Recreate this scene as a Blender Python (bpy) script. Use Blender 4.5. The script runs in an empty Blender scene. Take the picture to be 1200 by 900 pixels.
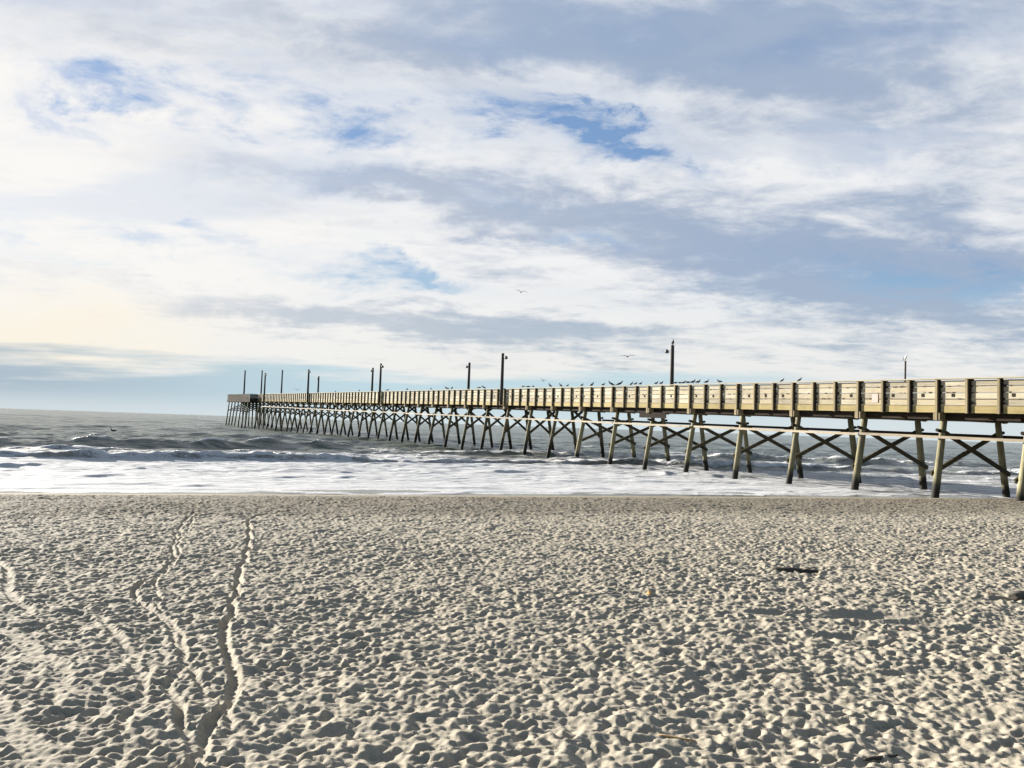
import bpy, bmesh, math, random
import numpy as np
from mathutils import Vector, Matrix

random.seed(7)
rng = np.random.default_rng(11)
sc = bpy.context.scene
COL = sc.collection
R = math.radians

# ------------------------------------------------------------------ camera
CAM_H = 2.5
F = 950.0
ROLL = math.atan(0.0345)
PITCH = math.atan(48.7 / F)
cam_d = bpy.data.cameras.new('camera')
cam_d.sensor_width = 36.0
cam_d.lens = F / 1200.0 * 36.0
cam_d.clip_start = 0.05
cam_d.clip_end = 30000
cam = bpy.data.objects.new('camera', cam_d)
COL.objects.link(cam)
fwd = Vector((0, math.cos(PITCH), math.sin(PITCH)))
r0 = Vector((1, 0, 0))
u0 = r0.cross(fwd)
cr = (math.cos(ROLL) * r0 + math.sin(ROLL) * u0).normalized()
cu = (math.cos(ROLL) * u0 - math.sin(ROLL) * r0).normalized()
cam.matrix_world = Matrix(((cr.x, cu.x, -fwd.x, 0), (cr.y, cu.y, -fwd.y, 0),
                           (cr.z, cu.z, -fwd.z, CAM_H), (0, 0, 0, 1)))
sc.camera = cam


def ray(px, py):
    """direction of a photo pixel (1200x900 frame)"""
    return (cr * (px - 600) - cu * (py - 450) + fwd * F).normalized()


def at_depth(px, py, Y):
    d = ray(px, py)
    return Vector((0, 0, CAM_H)) + d * (Y / d.y)


# ------------------------------------------------------------------ light
SUN_AZ, SUN_EL = R(-52), R(15)       # azimuth from +Y, negative to the left
sun_dir = Vector((math.sin(SUN_AZ) * math.cos(SUN_EL), math.cos(SUN_AZ) * math.cos(SUN_EL), math.sin(SUN_EL)))
sd = bpy.data.lights.new('sun', 'SUN')
sd.energy = 5.0
sd.angle = R(0.55)
sd.color = (1.0, 0.94, 0.84)
so = bpy.data.objects.new('sun', sd)
COL.objects.link(so)
so.rotation_euler = (-sun_dir).to_track_quat('-Z', 'Y').to_euler()

sc.view_settings.view_transform = 'Standard'
sc.view_settings.look = 'None'
sc.view_settings.gamma = 1.0
sc.view_settings.use_curve_mapping = False
EXPO = 1.8
sc.view_settings.exposure = EXPO
sc.cycles.max_bounces = 6
sc.cycles.diffuse_bounces = 2
sc.cycles.glossy_bounces = 3

# ------------------------------------------------------------------ node helpers


class NT:
    def __init__(s, tree):
        s.t = tree
        s.n = tree.nodes
        s.l = tree.links

    def put(s, sock, v):
        if isinstance(v, bpy.types.NodeSocket):
            s.l.new(v, sock)
        elif v is not None:
            sock.default_value = v

    def math(s, op, a, b=None, c=None, clamp=False):
        n = s.n.new('ShaderNodeMath')
        n.operation = op
        n.use_clamp = clamp
        s.put(n.inputs[0], a)
        if b is not None:
            s.put(n.inputs[1], b)
        if c is not None:
            s.put(n.inputs[2], c)
        return n.outputs[0]

    def vmath(s, op, a, b=None):
        n = s.n.new('ShaderNodeVectorMath')
        n.operation = op
        s.put(n.inputs[0], a)
        if b is not None:
            s.put(n.inputs[1], b)
        return n.outputs['Value'] if op in ('LENGTH', 'DOT_PRODUCT') else n.outputs[0]

    def mapping(s, v, loc=(0, 0, 0), rot=(0, 0, 0), scale=(1, 1, 1), kind='POINT'):
        n = s.n.new('ShaderNodeMapping')
        n.vector_type = kind
        s.put(n.inputs[0], v)
        n.inputs['Location'].default_value = loc
        n.inputs['Rotation'].default_value = rot
        n.inputs['Scale'].default_value = scale
        return n.outputs[0]

    def noise(s, v, scale, detail=4, rough=0.5, dist=0.0, out='Fac', dims='3D'):
        n = s.n.new('ShaderNodeTexNoise')
        n.noise_dimensions = dims
        s.put(n.inputs['Vector'], v)
        n.inputs['Scale'].default_value = scale
        n.inputs['Detail'].default_value = detail
        n.inputs['Roughness'].default_value = rough
        n.inputs['Distortion'].default_value = dist
        return n.outputs[out]

    def mrange(s, v, a, b, c=0.0, d=1.0, smooth=True):
        n = s.n.new('ShaderNodeMapRange')
        n.interpolation_type = 'SMOOTHSTEP' if smooth else 'LINEAR'
        s.put(n.inputs[0], v)
        for i, x in enumerate((a, b, c, d)):
            s.put(n.inputs[1 + i], x)
        return n.outputs[0]

    def mix(s, f, a, b, blend='MIX'):
        n = s.n.new('ShaderNodeMix')
        n.data_type = 'RGBA'
        n.blend_type = blend
        s.put(n.inputs[0], f)
        for i, v in ((6, a), (7, b)):
            if isinstance(v, tuple) and len(v) == 3:
                v = (*v, 1)
            s.put(n.inputs[i], v)
        return n.outputs[2]

    def bump(s, h, strength, dist, normal=None):
        n = s.n.new('ShaderNodeBump')
        n.inputs['Strength'].default_value = strength
        n.inputs['Distance'].default_value = dist
        s.put(n.inputs['Height'], h)
        if normal is not None:
            s.put(n.inputs['Normal'], normal)
        return n.outputs[0]


def material(name):
    m = bpy.data.materials.new(name)
    m.use_nodes = True
    t = NT(m.node_tree)
    b = t.n['Principled BSDF']
    return m, t, b


# ------------------------------------------------------------------ sky
world = bpy.data.worlds.new('World')
sc.world = world
world.use_nodes = True
W = NT(world.node_tree)
for n in list(W.n):
    W.n.remove(n)
out = W.n.new('ShaderNodeOutputWorld')
bg = W.n.new('ShaderNodeBackground')
SKY_STR = 0.1
bg.inputs[1].default_value = SKY_STR
W.l.new(bg.outputs[0], out.inputs[0])
sky = W.n.new('ShaderNodeTexSky')
sky.sky_type = 'NISHITA'
sky.sun_disc = False
sky.sun_elevation = SUN_EL
sky.sun_rotation = SUN_AZ
sky.air_density = 1.0
sky.dust_density = 0.6
sky.ozone_density = 1.5
tc = W.n.new('ShaderNodeTexCoord')
D = tc.outputs['Generated']
sep = W.n.new('ShaderNodeSeparateXYZ')
W.l.new(D, sep.inputs[0])
dx, dy, dz = sep.outputs
front = W.mrange(dy, 0.05, 0.45)
yy = W.math('MAXIMUM', W.math('ABSOLUTE', dy), 0.15)
gu = W.math('DIVIDE', dx, yy)
gw = W.math('DIVIDE', dz, yy)
comb = W.n.new('ShaderNodeCombineXYZ')
W.put(comb.inputs[0], gu)
W.put(comb.inputs[1], gw)
G = comb.outputs[0]
# cloud-layer coordinates (a flat layer overhead seen in perspective)
zz = W.math('ADD', W.math('MAXIMUM', dz, 0.0), 0.10)
comb2 = W.n.new('ShaderNodeCombineXYZ')
W.put(comb2.inputs[0], W.math('DIVIDE', dx, zz))
W.put(comb2.inputs[1], W.math('DIVIDE', dy, zz))
L = comb2.outputs[0]
L1 = W.mapping(L, rot=(0, 0, R(18)), scale=(0.55, 1.25, 1))
n_big = W.noise(L1, 0.9, 7, 0.56, 0.35, dims='2D')
n_det = W.noise(W.mapping(L, rot=(0, 0, R(-12)), loc=(3.1, 1.7, 0), scale=(0.8, 1.2, 1)), 2.4, 9, 0.6, 0.25, dims='2D')
n_soft = W.noise(W.mapping(L, rot=(0, 0, R(10)), loc=(7.1, 4.7, 0), scale=(0.35, 1.1, 1)), 1.3, 5, 0.5, 0.2, dims='2D')
n_fine = W.noise(W.mapping(L, rot=(0, 0, R(35)), loc=(1.1, 9.7, 0), scale=(0.9, 1.1, 1)), 5.5, 9, 0.62, 0.25, dims='2D')
warpn = W.noise(W.mapping(G, scale=(3.2, 7.0, 1)), 1.7, 8, 0.64, 0.2, out='Color', dims='2D')
warp = W.vmath('SUBTRACT', warpn, (0.5, 0.5, 0.5))
warp = W.vmath('MULTIPLY', warp, (0.30, 0.15, 0.0))
GW = W.vmath('ADD', G, warp)


def uw(px, py):
    d = ray(px, py)
    return d.x / d.y, d.z / d.y


def blob(px, py, hw, hh, ang, amp, src=None):
    """soft elliptical patch of the sky centred on the direction of a point; half sizes in milliradians*~"""
    u, w = uw(px, py)
    v = W.vmath('SUBTRACT', src or GW, (u, w, 0))
    v = W.mapping(v, rot=(0, 0, R(ang)), scale=(1, 1, 1))
    v = W.vmath('MULTIPLY', v, (F / (hw * 1.6), F / (hh * 1.8), 0))
    return W.mrange(W.vmath('LENGTH', v), 0.0, 1.0, amp, 0.0)


def total(items):
    s = None
    for it in items:
        b = blob(*it)
        s = b if s is None else W.math('ADD', s, b)
    return W.math('MULTIPLY', s, front)


# clear gaps where blue shows (px, py, half-width, half-height, tilt (cw +), strength)
holes = total([
    (700, 158, 85, 24, 22, 1.25), (672, 142, 50, 18, 10, 0.6), (750, 184, 60, 18, 20, 0.6), (1000, 178, 90, 28, 8, 0.85), (1110, 158, 80, 18, 4, 0.7),
    (600, 124, 60, 18, 10, 0.75), (155, 108, 75, 24, 16, 1.0), (60, 80, 80, 20, 10, 0.95), (250, 112, 60, 20, 0, 0.85), (300, 100, 50, 14, 0, 0.6),
    (385, 134, 50, 18, 0, 1.0), (452, 140, 36, 14, 0, 0.9), (320, 112, 160, 26, 0, 0.25), (480, 322, 90, 14, 2, 1.25), (420, 312, 90, 12, 2, 0.5),
    (672, 276, 50, 11, 6, 0.95), (1060, 326, 90, 20, 6, 1.2), (960, 318, 200, 36, 3, 0.5), (205, 284, 80, 12, 6, 0.6),
    (30, 292, 70, 12, 10, 0.7), (700, 30, 260, 50, 4, 0.3), (830, 165, 70, 16, 0, 0.8), (510, 145, 60, 14, 0, 0.5), (200, 130, 60, 18, 20, 0.9), (60, 128, 60, 14, 20, 0.6), (1010, 150, 60, 16, 0, 0.6), (780, 190, 60, 16, 10, 0.6), (560, 60, 120, 20, 0, 0.4), (1150, 330, 60, 14, 0, 0.7), (350, 80, 90, 16, 0, 0.4), (900, 60, 160, 30, 0, 0.3),
])
# grey undersides
greys = total([
    (300, 195, 230, 30, 5, 0.75), (520, 222, 220, 32, 5, 0.95), (700, 245, 160, 28, 4, 0.5), (760, 55, 330, 80, 4, 0.95), (520, 20, 230, 50, 4, 0.6), (1000, 40, 220, 60, -4, 0.7),
    (850, 300, 300, 46, 3, 0.75), (1050, 338, 260, 44, 4, 0.85), (860, 225, 260, 50, 8, 0.5), (1130, 245, 160, 80, 0, 0.65),
    (330, 360, 340, 30, 6, 0.65), (120, 330, 220, 24, 4, 0.55), (540, 385, 330, 26, 2, 0.45), (150, 15, 200, 50, 0, 0.55), (600, 390, 400, 20, 0, 0.3),
    (1120, 390, 200, 50, 4, 0.5), (250, 245, 160, 24, 0, 0.3), (1000, 110, 180, 40, 0, 0.3), (330, 60, 250, 50, 0, 0.4), (80, 130, 140, 30, 8, 0.3),
])
# sunlit thin cloud near the sun
glow = total([
    (-120, 250, 640, 300, 0, 1.0), (0, 250, 300, 130, 0, 0.55), (30, 150, 260, 70, 0, 0.3),
])
ang = W.vmath('DOT_PRODUCT', D, tuple(sun_dir))
sun_near = W.mrange(ang, 0.70, 1.0)
# elevation, used by the low clear strip
el = gw
low = W.mrange(el, 0.030, 0.085, 1.0, 0.0)
low2 = W.mrange(el, -0.005, 0.045, 1.0, 0.0)
k = 1.0 / (SKY_STR * 2 ** EXPO)


def c(r, g, b):
    return (r * k, g * k, b * k)


nm = W.math('ADD', W.math('MULTIPLY', n_det, 0.6), W.math('MULTIPLY', n_fine, 0.4))
Hc = W.mrange(holes, 0.05, 1.7, 0.0, 1.0, smooth=False)
clear = W.math('MULTIPLY', Hc, W.mrange(nm, 0.70, 0.33, 0.05, 1.28))
clear = W.math('ADD', clear, W.math('MULTIPLY', W.mrange(W.math('ADD', W.math('MULTIPLY', n_big, 0.6), W.math('MULTIPLY', nm, 0.4)), 0.52, 0.38, 0.0, 0.30), W.mrange(el, 0.10, 0.25)))
cover = W.math('SUBTRACT', 1.0, W.mrange(clear, 0.0, 1.0, 0.0, 0.93, smooth=False))
# unseen sky behind the camera: clouds cut back to lower the fill light
cover_b = W.mrange(n_big, 0.45, 0.70, 0.0, 0.08)
cmix = W.n.new('ShaderNodeMix')
cmix.data_type = 'FLOAT'
W.put(cmix.inputs[0], front)
W.put(cmix.inputs[2], cover_b)
W.put(cmix.inputs[3], cover)
cover = cmix.outputs[0]
gf = W.math('ADD', W.math('MULTIPLY', W.math('SUBTRACT', n_soft, 0.5), 1.3), W.math('ADD', W.math('MULTIPLY', greys, 0.85), 0.16))
gf = W.math('ADD', gf, W.math('MULTIPLY', W.math('SUBTRACT', n_det, 0.5), 1.7))
gf = W.math('ADD', gf, W.math('MULTIPLY', W.math('SUBTRACT', n_fine, 0.5), 1.3))
gf = W.math('SUBTRACT', gf, W.math('MULTIPLY', glow, 0.25))
gf = W.math('ADD', gf, W.mrange(el, 0.22, 0.55, 0.0, 0.16))
gf = W.mrange(gf, 0.08, 1.30)
cloud = W.mix(gf, c(0.87, 0.88, 0.895), c(0.37, 0.455, 0.60))
warm = W.mrange(el, 0.02, 0.22, 1.0, 0.0)
cloud = W.mix(W.math('MULTIPLY', warm, 0.9), cloud, W.mix(gf, c(0.84, 0.84, 0.81), c(0.46, 0.55, 0.61)))
cloud = W.mix(W.math('MULTIPLY', W.math('MINIMUM', glow, 1.0), 0.62), cloud, c(1.02, 0.98, 0.93))
# warm tint low on the left
wtint = total([(-30, 392, 260, 46, 0, 1.0)])
cloud = W.mix(W.math('MULTIPLY', wtint, 0.6), cloud, c(0.98, 0.88, 0.68))
blue = W.mix(0.85, sky.outputs[0], c(0.075, 0.20, 0.45))
blue = W.mix(W.math('MULTIPLY', front, 0.95), W.mix(0.55, sky.outputs[0], (0, 0, 0)), blue)  # unseen sky behind and overhead pulled towards black to deepen the shadows
blue = W.mix(W.mrange(el, 0.05, 0.30, 0.85, 0.0), blue, c(0.50, 0.66, 0.76))
col = W.mix(cover, blue, cloud)
# clear pale strip over the horizon
strip_n = W.noise(W.mapping(G, scale=(1.2, 16, 1)), 2.2, 5, 0.55, dims='2D')
strip = W.math('MULTIPLY', W.mrange(W.math('ADD', el, W.math('MULTIPLY', W.math('SUBTRACT', strip_n, 0.5), 0.09)), 0.045, 0.072, 1.0, 0.0), 0.88)
stripc = W.mix(W.mrange(gu, -0.7, -0.1, 0.0, 1.0), c(0.36, 0.47, 0.57), c(0.50, 0.69, 0.77))
stripc = W.mix(W.mrange(gu, 0.05, 0.5, 0.0, 0.75), stripc, c(0.68, 0.74, 0.77))
stripc = W.mix(W.mrange(el, 0.0, 0.035, 0.75, 0.0), stripc, c(0.68, 0.76, 0.79))
col = W.mix(strip, col, stripc)
# below the horizon: dull sea tone
col = W.mix(W.mrange(dz, -0.02, -0.002, 1.0, 0.0), col, c(0.20, 0.22, 0.23))
W.put(bg.inputs[0], col)
world.cycles.sampling_method = 'MANUAL'
world.cycles.sample_map_resolution = 512

# ------------------------------------------------------------------ object helpers


def tag(o, label=None, cat=None, group=None, kind=None):
    if label:
        o['label'] = label
    if cat:
        o['category'] = cat
    if group:
        o['group'] = group
    if kind:
        o['kind'] = kind
    return o


def empty(name, loc=(0, 0, 0), rz=0.0):
    o = bpy.data.objects.new(name, None)
    o.location = loc
    o.rotation_euler = (0, 0, rz)
    o.empty_display_size = 0.2
    COL.objects.link(o)
    return o


class MB:
    """collects boxes, bars and tubes, then links them as one mesh object"""

    def __init__(s):
        s.v = []
        s.f = []
        s.m = []
        s.sm = []

    def add(s, vs, fs, mi=0, smooth=False):
        b = len(s.v)
        s.v += [tuple(x) for x in vs]
        s.f += [tuple(b + i for i in f) for f in fs]
        s.m += [mi] * len(fs)
        s.sm += [smooth] * len(fs)

    def hexa(s, p, mi=0):
        s.add(p, [(0, 3, 2, 1), (4, 5, 6, 7), (0, 1, 5, 4), (1, 2, 6, 5), (2, 3, 7, 6), (3, 0, 4, 7)], mi)

    def beam(s, p0, p1, wid, hei, up=Vector((0, 0, 1)), mi=0):
        p0, p1 = Vector(p0), Vector(p1)
        t = (p1 - p0).normalized()
        x = t.cross(up).normalized() * wid / 2
        y = x.cross(t).normalized() * hei / 2
        s.hexa([p0 - x - y, p0 + x - y, p0 + x + y, p0 - x + y, p1 - x - y, p1 + x - y, p1 + x + y, p1 - x + y], mi)

    def tube(s, pts, rad, n=8, mi=0, cap=True, sx=1.0):
        pts = [Vector(p) for p in pts]
        if not isinstance(rad, (list, tuple)):
            rad = [rad] * len(pts)
        vs = []
        ref = Vector((0, 0, 1)) if abs((pts[-1] - pts[0]).normalized().z) < 0.9 else Vector((1, 0, 0))
        for i, p in enumerate(pts):
            t = (pts[min(i + 1, len(pts) - 1)] - pts[max(i - 1, 0)]).normalized()
            x = t.cross(ref).normalized()
            y = t.cross(x).normalized()
            for j in range(n):
                a = 2 * math.pi * j / n
                vs.append(p + x * math.cos(a) * rad[i] * sx + y * math.sin(a) * rad[i])
        fs = []
        for i in range(len(pts) - 1):
            for j in range(n):
                fs.append((i * n + j, i * n + (j + 1) % n, (i + 1) * n + (j + 1) % n, (i + 1) * n + j))
        b = len(s.v)
        s.add(vs, fs, mi, True)
        if cap:
            s.f += [tuple(b + j for j in range(n)), tuple(b + (len(pts) - 1) * n + j for j in reversed(range(n)))]
            s.m += [mi, mi]
            s.sm += [False, False]

    def build(s, name, mats, parent=None):
        me = bpy.data.meshes.new(name)
        me.from_pydata(s.v, [], s.f)
        for mt in (mats if isinstance(mats, (list, tuple)) else [mats]):
            me.materials.append(mt)
        me.polygons.foreach_set('material_index', s.m)
        me.polygons.foreach_set('use_smooth', s.sm)
        me.update()
        bm = bmesh.new()
        bm.from_mesh(me)
        bmesh.ops.recalc_face_normals(bm, faces=bm.faces)
        bm.to_mesh(me)
        bm.free()
        o = bpy.data.objects.new(name, me)
        COL.objects.link(o)
        if parent is not None:
            o.parent = parent
        return o


def grid_obj(name, P, mat, attrs=None):
    """P: rows x cols x 3"""
    nr, nc = P.shape[:2]
    me = bpy.data.meshes.new(name)
    me.vertices.add(nr * nc)
    me.vertices.foreach_set('co', P.reshape(-1).astype(np.float32))
    i = np.arange(nr * nc).reshape(nr, nc)
    q = np.stack([i[:-1, :-1], i[:-1, 1:], i[1:, 1:], i[1:, :-1]], -1).reshape(-1)
    nf = (nr - 1) * (nc - 1)
    me.loops.add(nf * 4)
    me.loops.foreach_set('vertex_index', q.astype(np.int32))
    me.polygons.add(nf)
    me.polygons.foreach_set('loop_start', (np.arange(nf) * 4).astype(np.int32))
    me.polygons.foreach_set('loop_total', np.full(nf, 4, np.int32))
    me.polygons.foreach_set('use_smooth', np.ones(nf, bool))
    me.materials.append(mat)
    for k_, a in (attrs or {}).items():
        at = me.attributes.new(k_, 'FLOAT', 'POINT')
        at.data.foreach_set('value', a.reshape(-1).astype(np.float32))
    me.update(calc_edges=True)
    o = bpy.data.objects.new(name, me)
    COL.objects.link(o)
    return o


# ------------------------------------------------------------------ shore frame
NX, NY, D0 = -0.3228, 0.9465, 27.6


def shore_d(X, Y):
    return NX * X + NY * Y - D0


def shore_s(X, Y):
    return 0.9465 * X + 0.3228 * Y


def sand_base(X, Y):
    t = -shore_d(X, Y)
    tt = np.maximum(t, 0)
    z = 1.15 * (1 - np.exp(-tt / 16.0)) + 0.0006 * np.maximum(t - 30, 0)
    return np.where(t > 0, z, np.maximum(0.055 * t, -5.0))


def fft_noise(shape, lo, hi, cell, seed, aniso=1.0):
    """band-limited noise, wavelengths lo..hi metres"""
    r_ = np.random.default_rng(seed)
    a = np.fft.rfft2(r_.standard_normal(shape).astype(np.float32))
    fy = np.fft.fftfreq(shape[0], cell)[:, None]
    fx = np.fft.rfftfreq(shape[1], cell)[None, :]
    f = np.sqrt((fx * aniso) ** 2 + fy ** 2) + 1e-9
    w = np.exp(-(f * lo) ** 2) * (1 - np.exp(-(f * hi) ** 2))
    n = np.fft.irfft2(a * w, shape)
    return (n / n.std()).astype(np.float32)


# height map of the trampled sand, metres
CELL = 0.0175
HX0, HX1, HY0, HY1 = -27.0, 31.0, 1.0, 38.0
nx, ny = int((HX1 - HX0) / CELL), int((HY1 - HY0) / CELL)
hm = 0.012 * fft_noise((ny, nx), 0.25, 1.6, CELL, 1) + 0.007 * fft_noise((ny, nx), 0.09, 0.3, CELL, 2)
gx = HX0 + CELL * np.arange(nx)
gy = HY0 + CELL * np.arange(ny)
XX = gx[None, :].astype(np.float32)
YY = gy[:, None].astype(np.float32)
dens = fft_noise((ny // 8 + 1, nx // 8 + 1), 2.0, 9.0, CELL * 8, 3)


def stamp(cx, cy, a, b, th, depth, rim):
    rr = max(a, b) * 1.75
    i0, i1 = int((cy - rr - HY0) / CELL), int((cy + rr - HY0) / CELL) + 1
    j0, j1 = int((cx - rr - HX0) / CELL), int((cx + rr - HX0) / CELL) + 1
    if i0 < 0 or j0 < 0 or i1 >= ny or j1 >= nx:
        return
    y = gy[i0:i1][:, None] - cy
    x = gx[j0:j1][None, :] - cx
    ct, st_ = math.cos(th), math.sin(th)
    p = (x * ct + y * st_) / a
    q = (y * ct - x * st_) / b
    r = np.sqrt(p * p + q * q)
    m = np.clip((1.25 - r) / 0.35, 0, 1)
    sub = hm[i0:i1, j0:j1]
    bowl = -depth * np.clip(1.15 - r * r, -0.25, 1.0) * (1 + 0.25 * p)
    hm[i0:i1, j0:j1] = sub * (1 - m) + bowl * m + rim * np.exp(-((r - 1.35) / 0.22) ** 2)


N = 165000
uu = rng.random(N)
_a, _b = HY0 + 0.8, HY1 - 1
_A, _Bq = 0.39, 4.0                     # area grows with distance
_tot = _A * (_b ** 2 - _a ** 2) + _Bq * (_b - _a)
_c = uu * _tot + _A * _a ** 2 + _Bq * _a
ys = (-_Bq + np.sqrt(_Bq ** 2 + 4 * _A * _c)) / (2 * _A)
xs = (rng.random(N) * 2 - 1) * (0.78 * ys + 4)
for n_ in range(N):
    X_, Y_ = float(xs[n_]), float(ys[n_])
    if not (HX0 + 1 < X_ < HX1 - 1):
        continue
    t_ = -(NX * X_ + NY * Y_ - D0)
    if t_ < 2.0 + 0.5 * math.sin(X_ * 1.3) * math.sin(X_ * 0.37):
        continue
    dv = min(max(float(dens[int((Y_ - HY0) / CELL) // 8, int((X_ - HX0) / CELL) // 8]), -1.5), 1.5)
    if rng.random() < 0.10 + 0.16 * max(0.0, dv):
        continue
    big = rng.random()
    if big < 0.30:
        a_, b_ = rng.uniform(0.062, 0.105), rng.uniform(0.031, 0.044)
    else:
        a_, b_ = rng.uniform(0.032, 0.056), rng.uniform(0.027, 0.041)
    dep = rng.uniform(0.009, 0.030) * (1 - 0.38 * dv) * (0.72 if 8.5 < t_ < 14 and X_ > -4 + 0.5 * dv else 1.0)
    stamp(X_, Y_, a_, b_, rng.normal(0, 0.7), dep, rng.uniform(0.002, 0.009))


def blur(h, sig):
    f0 = np.fft.fftfreq(h.shape[0], CELL)[:, None]
    f1 = np.fft.rfftfreq(h.shape[1], CELL)[None, :]
    return np.fft.irfft2(np.fft.rfft2(h) * np.exp(-2 * (math.pi * sig) ** 2 * (f0 ** 2 + f1 ** 2)), h.shape).astype(np.float32)


hm = np.where(hm > 0, 0.014 * np.tanh(hm / 0.014), hm)
hm = blur(hm, 0.008)
hm += 0.006 * fft_noise((ny, nx), 0.5, 2.2, CELL, 6)
hm += 0.004 * fft_noise((ny, nx), 0.06, 0.25, CELL, 8)


def on_sand(px, py):
    d = ray(px, py)
    s_ = 2.0
    for _ in range(60):
        p = Vector((0, 0, CAM_H)) + d * s_
        h = float(sand_base(p.x, p.y))
        s_ += (p.z - h) / max(-d.z, 1e-3) * 0.8
    return Vector((0, 0, CAM_H)) + d * s_


def rut(path, width, depth, rim, smooth=1.0):
    pts = [on_sand(*p) for p in path]
    P = []
    for a, b in zip(pts[:-1], pts[1:]):
        n = max(2, int((b - a).length / 0.03))
        for i in range(n):
            P.append(a.lerp(b, i / n))
    # smooth the polyline
    A = np.array([(p.x, p.y) for p in P])
    jr = np.random.default_rng(len(P))
    A += jr.normal(0, 0.06, A.shape)
    for _ in range(18):
        A[1:-1] = (A[:-2] + A[1:-1] + A[2:]) / 3
    w = width * 2.2
    lo = A.min(0) - w
    hi = A.max(0) + w
    i0, i1 = max(int((lo[1] - HY0) / CELL), 0), min(int((hi[1] - HY0) / CELL), ny)
    j0, j1 = max(int((lo[0] - HX0) / CELL), 0), min(int((hi[0] - HX0) / CELL), nx)
    dist = np.full((i1 - i0, j1 - j0), 9.0, np.float32)
    kk = int(w / CELL) + 1
    for x, y in A:
        i, j = int((y - HY0) / CELL) - i0, int((x - HX0) / CELL) - j0
        a0, a1, b0, b1 = max(i - kk, 0), min(i + kk, i1 - i0), max(j - kk, 0), min(j + kk, j1 - j0)
        if a1 <= a0 or b1 <= b0:
            continue
        yy_ = gy[i0 + a0:i0 + a1][:, None] - y
        xx_ = gx[j0 + b0:j0 + b1][None, :] - x
        dd = np.sqrt(xx_ ** 2 + yy_ ** 2)
        dist[a0:a1, b0:b1] = np.minimum(dist[a0:a1, b0:b1], dd)
    r = dist / width * (1 + 0.10 * fft_noise(dist.shape, 0.08, 0.5, CELL, 77))
    m = np.clip((1.35 - r) / 0.5, 0, 1) * smooth
    sub = hm[i0:i1, j0:j1]
    hm[i0:i1, j0:j1] = sub * (1 - m) + (-depth * np.clip(1 - r * r * 0.5, 0, 1)) * m + rim * np.exp(-((r - 1.45) / 0.3) ** 2)


TR = [
    ([(228, 600), (214, 612), (204, 634), (203, 655), (190, 672), (156, 690), (176, 712), (196, 730), (206, 752), (212, 775)], 0.028, 0.032, 0.011),
    ([(232, 602), (209, 636), (208, 655), (182, 680), (183, 696), (198, 722), (211, 742), (216, 764)], 0.022, 0.028, 0.010),
    ([(345, 598), (318, 601), (298, 605), (292, 612), (291, 640), (283, 670), (276, 700), (262, 735), (263, 760), (272, 790), (268, 815), (250, 845), (238, 875), (232, 905)], 0.034, 0.040, 0.012),
    ([(212, 775), (192, 800), (212, 838), (222, 860), (236, 905)], 0.028, 0.028, 0.010, 0.75),
    ([(206, 770), (226, 800), (262, 822), (278, 850)], 0.024, 0.026, 0.009, 0.7),
    ([(0, 735), (35, 758), (70, 782), (95, 822)], 0.055, 0.006, 0.012, 0.85),
    ([(-30, 800), (0, 830), (20, 852), (45, 890), (60, 905)], 0.06, 0.006, 0.012, 0.85),
    ([(-20, 640), (12, 668), (6, 690), (40, 720)], 0.040, 0.030, 0.010, 0.7),
    ([(110, 712), (150, 760), (166, 800), (150, 850)], 0.030, 0.022, 0.008, 0.6),
]
for tr in TR:
    rut(*tr)
# bigger scuffed hollows
for (px, py, a_, b_, th_, dp_) in [(1015, 722, 0.50, 0.22, 0.1, 0.06), (1070, 728, 0.42, 0.2, 0.2, 0.05), (985, 745, 0.25, 0.12, 0, 0.05),
                                   (915, 718, 0.35, 0.10, 0.1, 0.035), (1180, 702, 0.30, 0.10, 0.1, 0.05),
                                   ]:
    p_ = on_sand(px, py)
    stamp(p_.x, p_.y, a_, b_, th_, dp_, 0.012)
hm += 0.0034 * fft_noise((ny, nx), 0.035, 0.12, CELL, 5)
# fade: smooth swash zone by the water
tmap = -(NX * XX + NY * YY - D0)
hm *= np.clip((tmap - 0.6) / 2.2, 0.03, 1)


def sample_hm(X, Y):
    fx = np.clip((X - HX0) / CELL, 0, nx - 1.001)
    fy = np.clip((Y - HY0) / CELL, 0, ny - 1.001)
    i, j = fy.astype(int), fx.astype(int)
    a, b = fy - i, fx - j
    v = hm[i, j] * (1 - a) * (1 - b) + hm[i, j + 1] * (1 - a) * b + hm[i + 1, j] * a * (1 - b) + hm[i + 1, j + 1] * a * b
    edge = np.minimum.reduce([(X - HX0), (HX1 - X), (Y - HY0), (HY1 - Y)])
    return v * np.clip(edge / 0.8, 0, 1)


def rows_geo(y0, y1, step0, rate):
    r = [y0]
    while r[-1] < y1:
        r.append(r[-1] + step0 + rate * (r[-1] - y0))
    return r


def fan_grid(rows, ncol, wa, wb, wide):
    rows = np.array(rows, dtype=np.float64)
    s_in = np.linspace(-1, 1, ncol)
    hw = np.maximum(wa + wb * np.maximum(rows, 0), wa)
    Xin = hw[:, None] * s_in[None, :]
    g = np.linspace(0, 1, 26)[1:] ** 2.5
    Xr = hw[:, None] + (wide - hw)[:, None].clip(min=1) * g[None, :]
    X = np.concatenate([-Xr[:, ::-1], Xin, Xr], 1)
    Y = np.repeat(rows[:, None], X.shape[1], 1)
    return X, Y


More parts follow.
